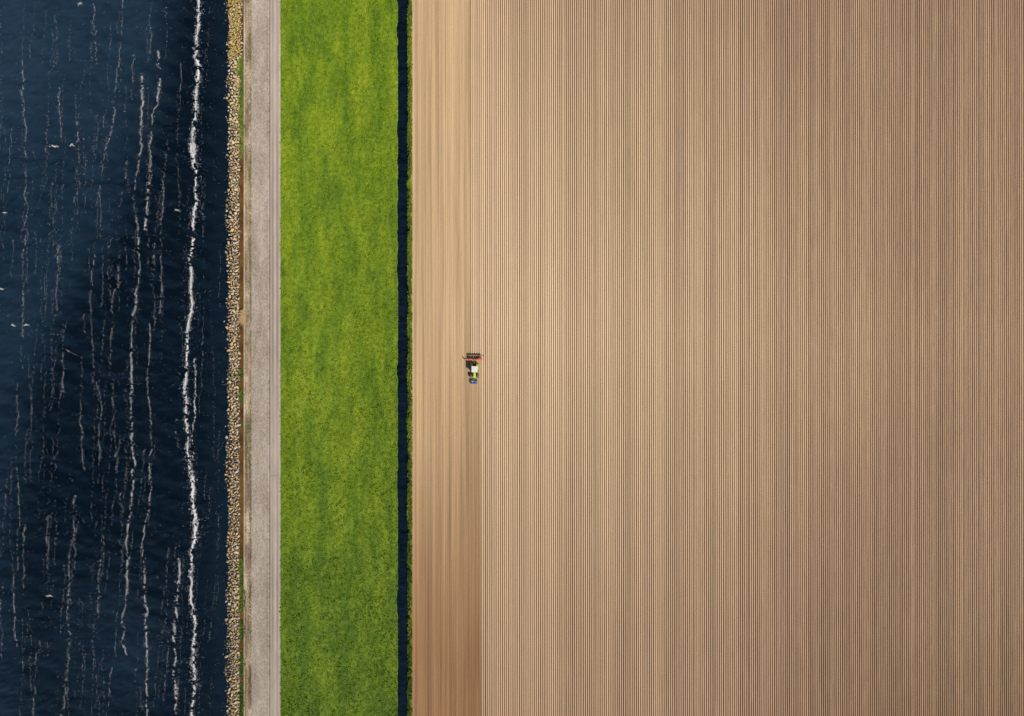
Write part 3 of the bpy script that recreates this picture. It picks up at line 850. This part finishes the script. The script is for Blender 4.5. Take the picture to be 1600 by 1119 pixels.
# ------------------------------------------------------------------ machine building helpers
class MB:
    def __init__(s): s.bm = bmesh.new()
    def box(s, x0, x1, y0, y1, z0, z1, bevel=.03, taper=1.0):
        vs_ = []
        cx, cy = (x0 + x1) / 2, (y0 + y1) / 2
        for z, t in ((z0, 1.0), (z1, taper)):
            for (x, y) in ((x0, y0), (x1, y0), (x1, y1), (x0, y1)):
                vs_.append(s.bm.verts.new((cx + (x - cx) * t, cy + (y - cy) * t, z)))
        fs = [s.bm.faces.new([vs_[i] for i in q]) for q in ((3, 2, 1, 0), (4, 5, 6, 7), (0, 1, 5, 4), (1, 2, 6, 5), (2, 3, 7, 6), (3, 0, 4, 7))]
        if bevel:
            ed = list({e for f in fs for e in f.edges})
            bmesh.ops.bevel(s.bm, geom=ed, offset=bevel, segments=2, affect='EDGES', profile=.6)
        return s
    def prism(s, pts, z0, z1):
        a = [s.bm.verts.new((x, y, z0)) for x, y in pts]; b = [s.bm.verts.new((x, y, z1)) for x, y in pts]
        s.bm.faces.new(list(reversed(a))); s.bm.faces.new(b)
        n = len(pts)
        for i in range(n): s.bm.faces.new((a[i], a[(i + 1) % n], b[(i + 1) % n], b[i]))
        return s
    def tube(s, p, q, r, r2=None, seg=10):
        p, q = Vector(p), Vector(q); d = q - p
        M = Matrix.Translation((p + q) / 2) @ d.to_track_quat('Z', 'Y').to_matrix().to_4x4()
        bmesh.ops.create_cone(s.bm, cap_ends=True, segments=seg, radius1=r, radius2=r if r2 is None else r2, depth=d.length, matrix=M)
        return s
    def lathe(s, prof, centre, seg=28):
        """profile of (x offset, radius) turned about the X axis"""
        rings = []
        for (xo, rad) in prof:
            rings.append([s.bm.verts.new((centre[0] + xo, centre[1] + rad * math.cos(2 * math.pi * k / seg), centre[2] + rad * math.sin(2 * math.pi * k / seg))) for k in range(seg)])
        for a, b in zip(rings, rings[1:]):
            for k in range(seg): s.bm.faces.new((a[k], a[(k + 1) % seg], b[(k + 1) % seg], b[k]))
        return s
    def arc_plate(s, x0, x1, cy, cz, r, a0, a1, th=.05, seg=14):
        """curved mudguard over a wheel"""
        rows = []
        for k in range(seg + 1):
            a = a0 + (a1 - a0) * k / seg
            rows.append([s.bm.verts.new((x, cy + rd * math.cos(a), cz + rd * math.sin(a))) for (x, rd) in ((x0, r), (x1, r), (x1, r - th), (x0, r - th))])
        for a, b in zip(rows, rows[1:]):
            for k in range(4): s.bm.faces.new((a[k], b[k], b[(k + 1) % 4], a[(k + 1) % 4]))
        s.bm.faces.new(rows[0][::-1]); s.bm.faces.new(rows[-1])
        return s
    def build(s, name, mat, parent, smooth=False, label=None):
        bmesh.ops.recalc_face_normals(s.bm, faces=s.bm.faces)
        me = bpy.data.meshes.new(name); s.bm.to_mesh(me); s.bm.free()
        if smooth:
            me.polygons.foreach_set('use_smooth', np.ones(len(me.polygons), bool))
        o = link(name, me, mat, parent)
        if label: o['label'] = label
        return o

ZG = Z_FIELD - .04
# ------------------------------------------------------------------ the tractor (drives towards the bottom of the picture, -Y)
T = empty('tractor', (TR[0], TR[1], ZG))
tag(T, 'lime green tractor with white cab roof ridging the field', 'tractor')
MB().box(-.38, .38, -3.0, 2.0, .55, 1.05, .06).box(-.55, .55, -2.55, -2.15, .5, .85, .05).box(-1.0, 1.0, .8, 1.2, .75, 1.1, .05).build('chassis', MAT['black'], T)
hood = MB().box(-.46, .46, -3.2, -1.15, 1.0, 1.72, .09, .93).build('hood', MAT['lime'], T)
MB().box(-.30, .30, -3.1, -1.25, 1.722, 1.74, .0).build('hood_panel', MAT['lime'], hood)
MB().box(-.36, .36, -3.235, -3.19, 1.05, 1.6, .01).build('grille', MAT['black'], hood)
for s in (-1, 1):
    MB().box(s * .27 - .1, s * .27 + .1, -3.25, -3.2, 1.40, 1.55, .01).build('headlight', MAT['paleblue'], hood)
cab = MB().box(-.86, .86, -.98, .95, 1.15, 1.5, .05).build('cab', MAT['black'], T)
MB().box(-.82, .82, -.94, .92, 1.5, 2.78, .04, .97).build('window', MAT['glass'], cab)
for a in (-.84, .84):
    for b in (-.94, .90):
        MB().tube((a, b, 1.45), (a * .97, b * .97, 2.82), .05, seg=8).build('pillar', MAT['black'], cab)
roof = MB().box(-1.06, 1.06, -1.12, 1.14, 2.80, 3.06, .10, .94).build('roof', MAT['white'], cab, label='flat white cab roof')
hatch = MB().box(-.42, .42, -.35, .45, 3.062, 3.09, .01).build('roof_hatch', MAT['white'], T)
for a in (-.8, .8):
    MB().box(a - .12, a + .12, -1.16, -1.08, 2.84, 2.95, .01).build('work_light', MAT['grey'], T)
    MB().box(a - .12, a + .12, 1.10, 1.18, 2.84, 2.95, .01).build('work_light', MAT['grey'], T)
MB().tube((.55, .85, 3.06), (.55, .85, 3.25), .07).build('beacon', MAT['amber'], T)
ex = MB().tube((-.62, -1.22, 1.2), (-.62, -1.22, 2.2), .085).tube((-.62, -1.22, 2.2), (-.68, -1.2, 3.05), .05).build('exhaust', MAT['grey'], T)
for s in (-1, 1):
    MB().tube((s * .88, -.9, 2.3), (s * 1.32, -1.02, 2.4), .025, seg=6).box(s * 1.32 - .11, s * 1.32 + .11, -1.06, -.98, 2.1, 2.55, .02).build('mirror', MAT['black'], T)
def wheel(x, y, rad, w, steer=0.):
    wl_ = empty('wheel', (x, y, rad)); wl_.parent = T; wl_.rotation_euler = (0, 0, steer)
    h = w / 2
    m = MB().lathe([(-h * .86, rad * .55), (-h, rad * .72), (-h * .97, rad * .90), (-h * .72, rad * .965), (h * .72, rad * .965), (h * .97, rad * .90), (h, rad * .72), (h * .86, rad * .55), (-h * .86, rad * .55)], (0, 0, 0))
    nl = 20
    for k in range(nl):                      # slanting tread lugs
        for sd in (-1, 1):
            a = 2 * math.pi * (k + (.5 if sd > 0 else 0)) / nl
            c, s_ = math.cos(a), math.sin(a)
            q = []
            for rd in (rad * .95, rad * 1.0):
                for (xx, da) in ((.02 * sd, -.02), (.02 * sd, .07), (h * .95 * sd, -.09), (h * .95 * sd, -.18)):
                    aa = a + da
                    q.append(m.bm.verts.new((xx, rd * math.cos(aa), rd * math.sin(aa))))
            for f in ((0, 1, 2, 3), (4, 5, 6, 7), (0, 1, 5, 4), (1, 2, 6, 5), (2, 3, 7, 6), (3, 0, 4, 7)):
                m.bm.faces.new([q[i] for i in f])
    m.build('tyre', MAT['rubber'], wl_)
    MB().lathe([(-h * .84, rad * .56), (-h * .5, rad * .5), (-h * .3, rad * .2), (-h * .45, .001)], (0, 0, 0), 20).lathe([(h * .84, rad * .56), (h * .5, rad * .5), (h * .3, rad * .2), (h * .45, .001)], (0, 0, 0), 20).build('rim', MAT['white'], wl_, True)
for s in (-1, 1):
    wheel(s * 1.12, 1.0, .98, .66)
    wheel(s * 1.14, -2.38, .76, .58, R(4))
    MB().arc_plate(s * 1.02 - .38, s * 1.02 + .38, 1.0, .98, 1.13, R(8), R(172)).box(s * .72 - .05, s * .72 + .05, .1, 1.9, 1.0, 1.75, .02).build('mudguard', MAT['lime'], T)
    MB().arc_plate(s * 1.14 - .27, s * 1.14 + .27, -2.38, .76, .84, R(35), R(150)).build('front_mudguard', MAT['rubber'], T)
MB().tube((-.45, 1.9, .8), (-.5, 2.9, .75), .05).tube((.45, 1.9, .8), (.5, 2.9, .75), .05).tube((0, 1.8, 1.2), (0, 2.9, 1.25), .05).tube((-.5, 1.95, 1.4), (-.48, 2.4, .8), .035).tube((.5, 1.95, 1.4), (.48, 2.4, .8), .035).build('rear_linkage', MAT['grey'], T)
MB().tube((-.4, -2.9, .7), (-.45, -3.7, .6), .05).tube((.4, -2.9, .7), (.45, -3.7, .6), .05).build('front_linkage', MAT['black'], T)

# ------------------------------------------------------------------ ridging implement behind it
I = empty('ridging_machine', (TR[0], TR[1] + 3.0, ZG))
tag(I, 'red ridging machine with dark tine rows behind the tractor', 'ridger')
MB().box(-3.2, -1.55, .12, .34, .82, 1.02, .02).box(-1.6, 2.0, .10, .42, .78, 1.06, .03).box(2.0, 2.4, .2, .36, .84, 1.0, .02).build('main_beam', MAT['red'], I)
MB().prism([(-2.0, .05), (-1.2, .1), (-1.0, .55), (-1.55, .72), (-2.0, .5)], 1.07, 1.2).build('side_cover', MAT['red'], I)
MB().prism([(.6, .1), (2.15, .3), (2.15, .85), (1.7, .8), (.6, .45)], 1.065, 1.17).build('side_cover', MAT['red'], I)
MB().tube((-.5, .3, 1.05), (0, .15, 1.75), .05).tube((.5, .3, 1.05), (0, .15, 1.75), .05).tube((0, .15, 1.75), (0, 1.0, 1.1), .045).build('headstock', MAT['grey'], I)
MB().box(-2.15, 2.0, 1.0, 1.14, .72, .86, .02).build('tine_bar', MAT['black'], I)
MB().box(-2.25, 2.05, 1.95, 2.10, .74, .88, .02).build('rear_bar', MAT['steel'], I)
for xx in (-2.0, -.7, .7, 1.85):
    MB().box(xx - .05, xx + .05, .35, 2.0, .80, .90, .015).build('frame_arm', MAT['black'], I)
for k in range(6):
    xk = -2.05 + k * PITCH
    MB().prism([(xk - .05, .98), (xk + .05, .98), (xk + .04, 1.16), (xk - .04, 1.16)], .05, .74).box(xk - .09, xk + .09, .85, 1.1, .02, .1, .02).build('tine', MAT['black'], I)
    m = MB().prism([(xk, 1.62), (xk + .26, 2.12), (xk + .19, 2.14), (xk, 1.80), (xk - .19, 2.14), (xk - .26, 2.12)], .05, .5)
    m.tube((xk, 1.9, .3), (xk, 2.02, .8), .05).build('ridging_body', MAT['rust'], I)
for k in range(5):
    xk = -2.05 + (k + .5) * PITCH
    MB().lathe([(-.26, .0), (-.26, .16), (-.1, .11), (.1, .11), (.26, .16), (.26, .0)], (xk, 2.3, .36), 14).build('shaping_roller', MAT['steel'], I)
MB().tube((-2.3, 2.3, .36), (2.1, 2.3, .36), .035).build('roller_shaft', MAT['black'], I)
for s, x0, x1, yy in ((-1, -3.1, -4.05, 1.1), (1, 2.3, 3.05, 1.7)):
    MB().tube((x0, .3, .95), (x1, yy, .45), .028, seg=6).build('marker_arm', MAT['black'], I)
    MB().lathe([(-.05, .001), (-.02, .26), (.02, .26), (.05, .001)], (x1, yy, .28), 16).box(x1 - .1, x1 + .1, yy - .12, yy + .12, .4, .5, .01).build('marker_disc', MAT['black'], I)
MB().tube((2.4, .28, .92), (3.75, .3, .8), .035, seg=6).build('marker_boom', MAT['red'], I)
MB().box(-2.3, -2.14, .3, 2.2, .7, .9, .02).build('side_rail', MAT['black'], I)
MB().box(2.06, 2.2, .3, 2.2, .7, .9, .02).build('side_rail', MAT['black'], I)
for xk in (-1.4, -.35, .45, 1.35):
    MB().box(xk - .2, xk + .2, .45, .95, .7, 1.0, .04).build('clod_breaker', MAT['black'], I)
MB().box(-3.3, -3.15, .05, .3, .7, 1.1, .02).build('end_plate', MAT['black'], I)

# ------------------------------------------------------------------ blue front implement
Fp = empty('front_packer', (TR[0] - .25, TR[1] - 4.35, ZG))
tag(Fp, 'blue front packer roller carried before the tractor nose', 'packer')
MB().box(-1.15, 1.1, .45, .62, .62, .78, .02).tube((-.2, .9, .7), (0, .5, .7), .06).tube((.7, .9, .7), (.5, .5, .7), .06).build('frame', MAT['black'], Fp)
MB().prism([(-1.15, .32), (-.35, .34), (-.2, .1), (.25, .2), (1.15, .0), (1.1, -.40), (.5, -.30), (.2, -.12), (-.2, -.42), (-.75, -.30)], .80, .93).build('cover', MAT['blue'], Fp)
MB().prism([(-.95, .2), (-.35, .18), (-.30, -.25), (-.75, -.25)], .932, 1.02).build('tool_box', MAT['paleblue'], Fp)
MB().prism([(.45, .02), (1.0, -.1), (.98, -.35), (.5, -.3)], .932, 1.0).build('tool_box', MAT['paleblue'], Fp)
for k in range(10):
    xk = -1.1 + k * .235
    MB().lathe([(-.03, .06), (-.03, .33), (.0, .38), (.03, .33), (.03, .06)], (xk, -.55 + .0 * k, .38), 16).build('packer_ring', MAT['paleblue' if k % 3 == 0 else 'blue'], Fp)
MB().tube((-1.25, -.55, .38), (1.15, -.55, .38), .06).build('packer_shaft', MAT['black'], Fp)
for s in (-1.25, 1.13):
    MB().box(s - .03, s + .03, -.6, .6, .34, .72, .01).build('side_plate', MAT['black'], Fp)
MB().tube((-1.15, .55, .7), (-1.5, .75, .8), .04).tube((-1.2, .3, .7), (-1.5, .3, .6), .03).build('hose_bracket', MAT['black'], Fp)
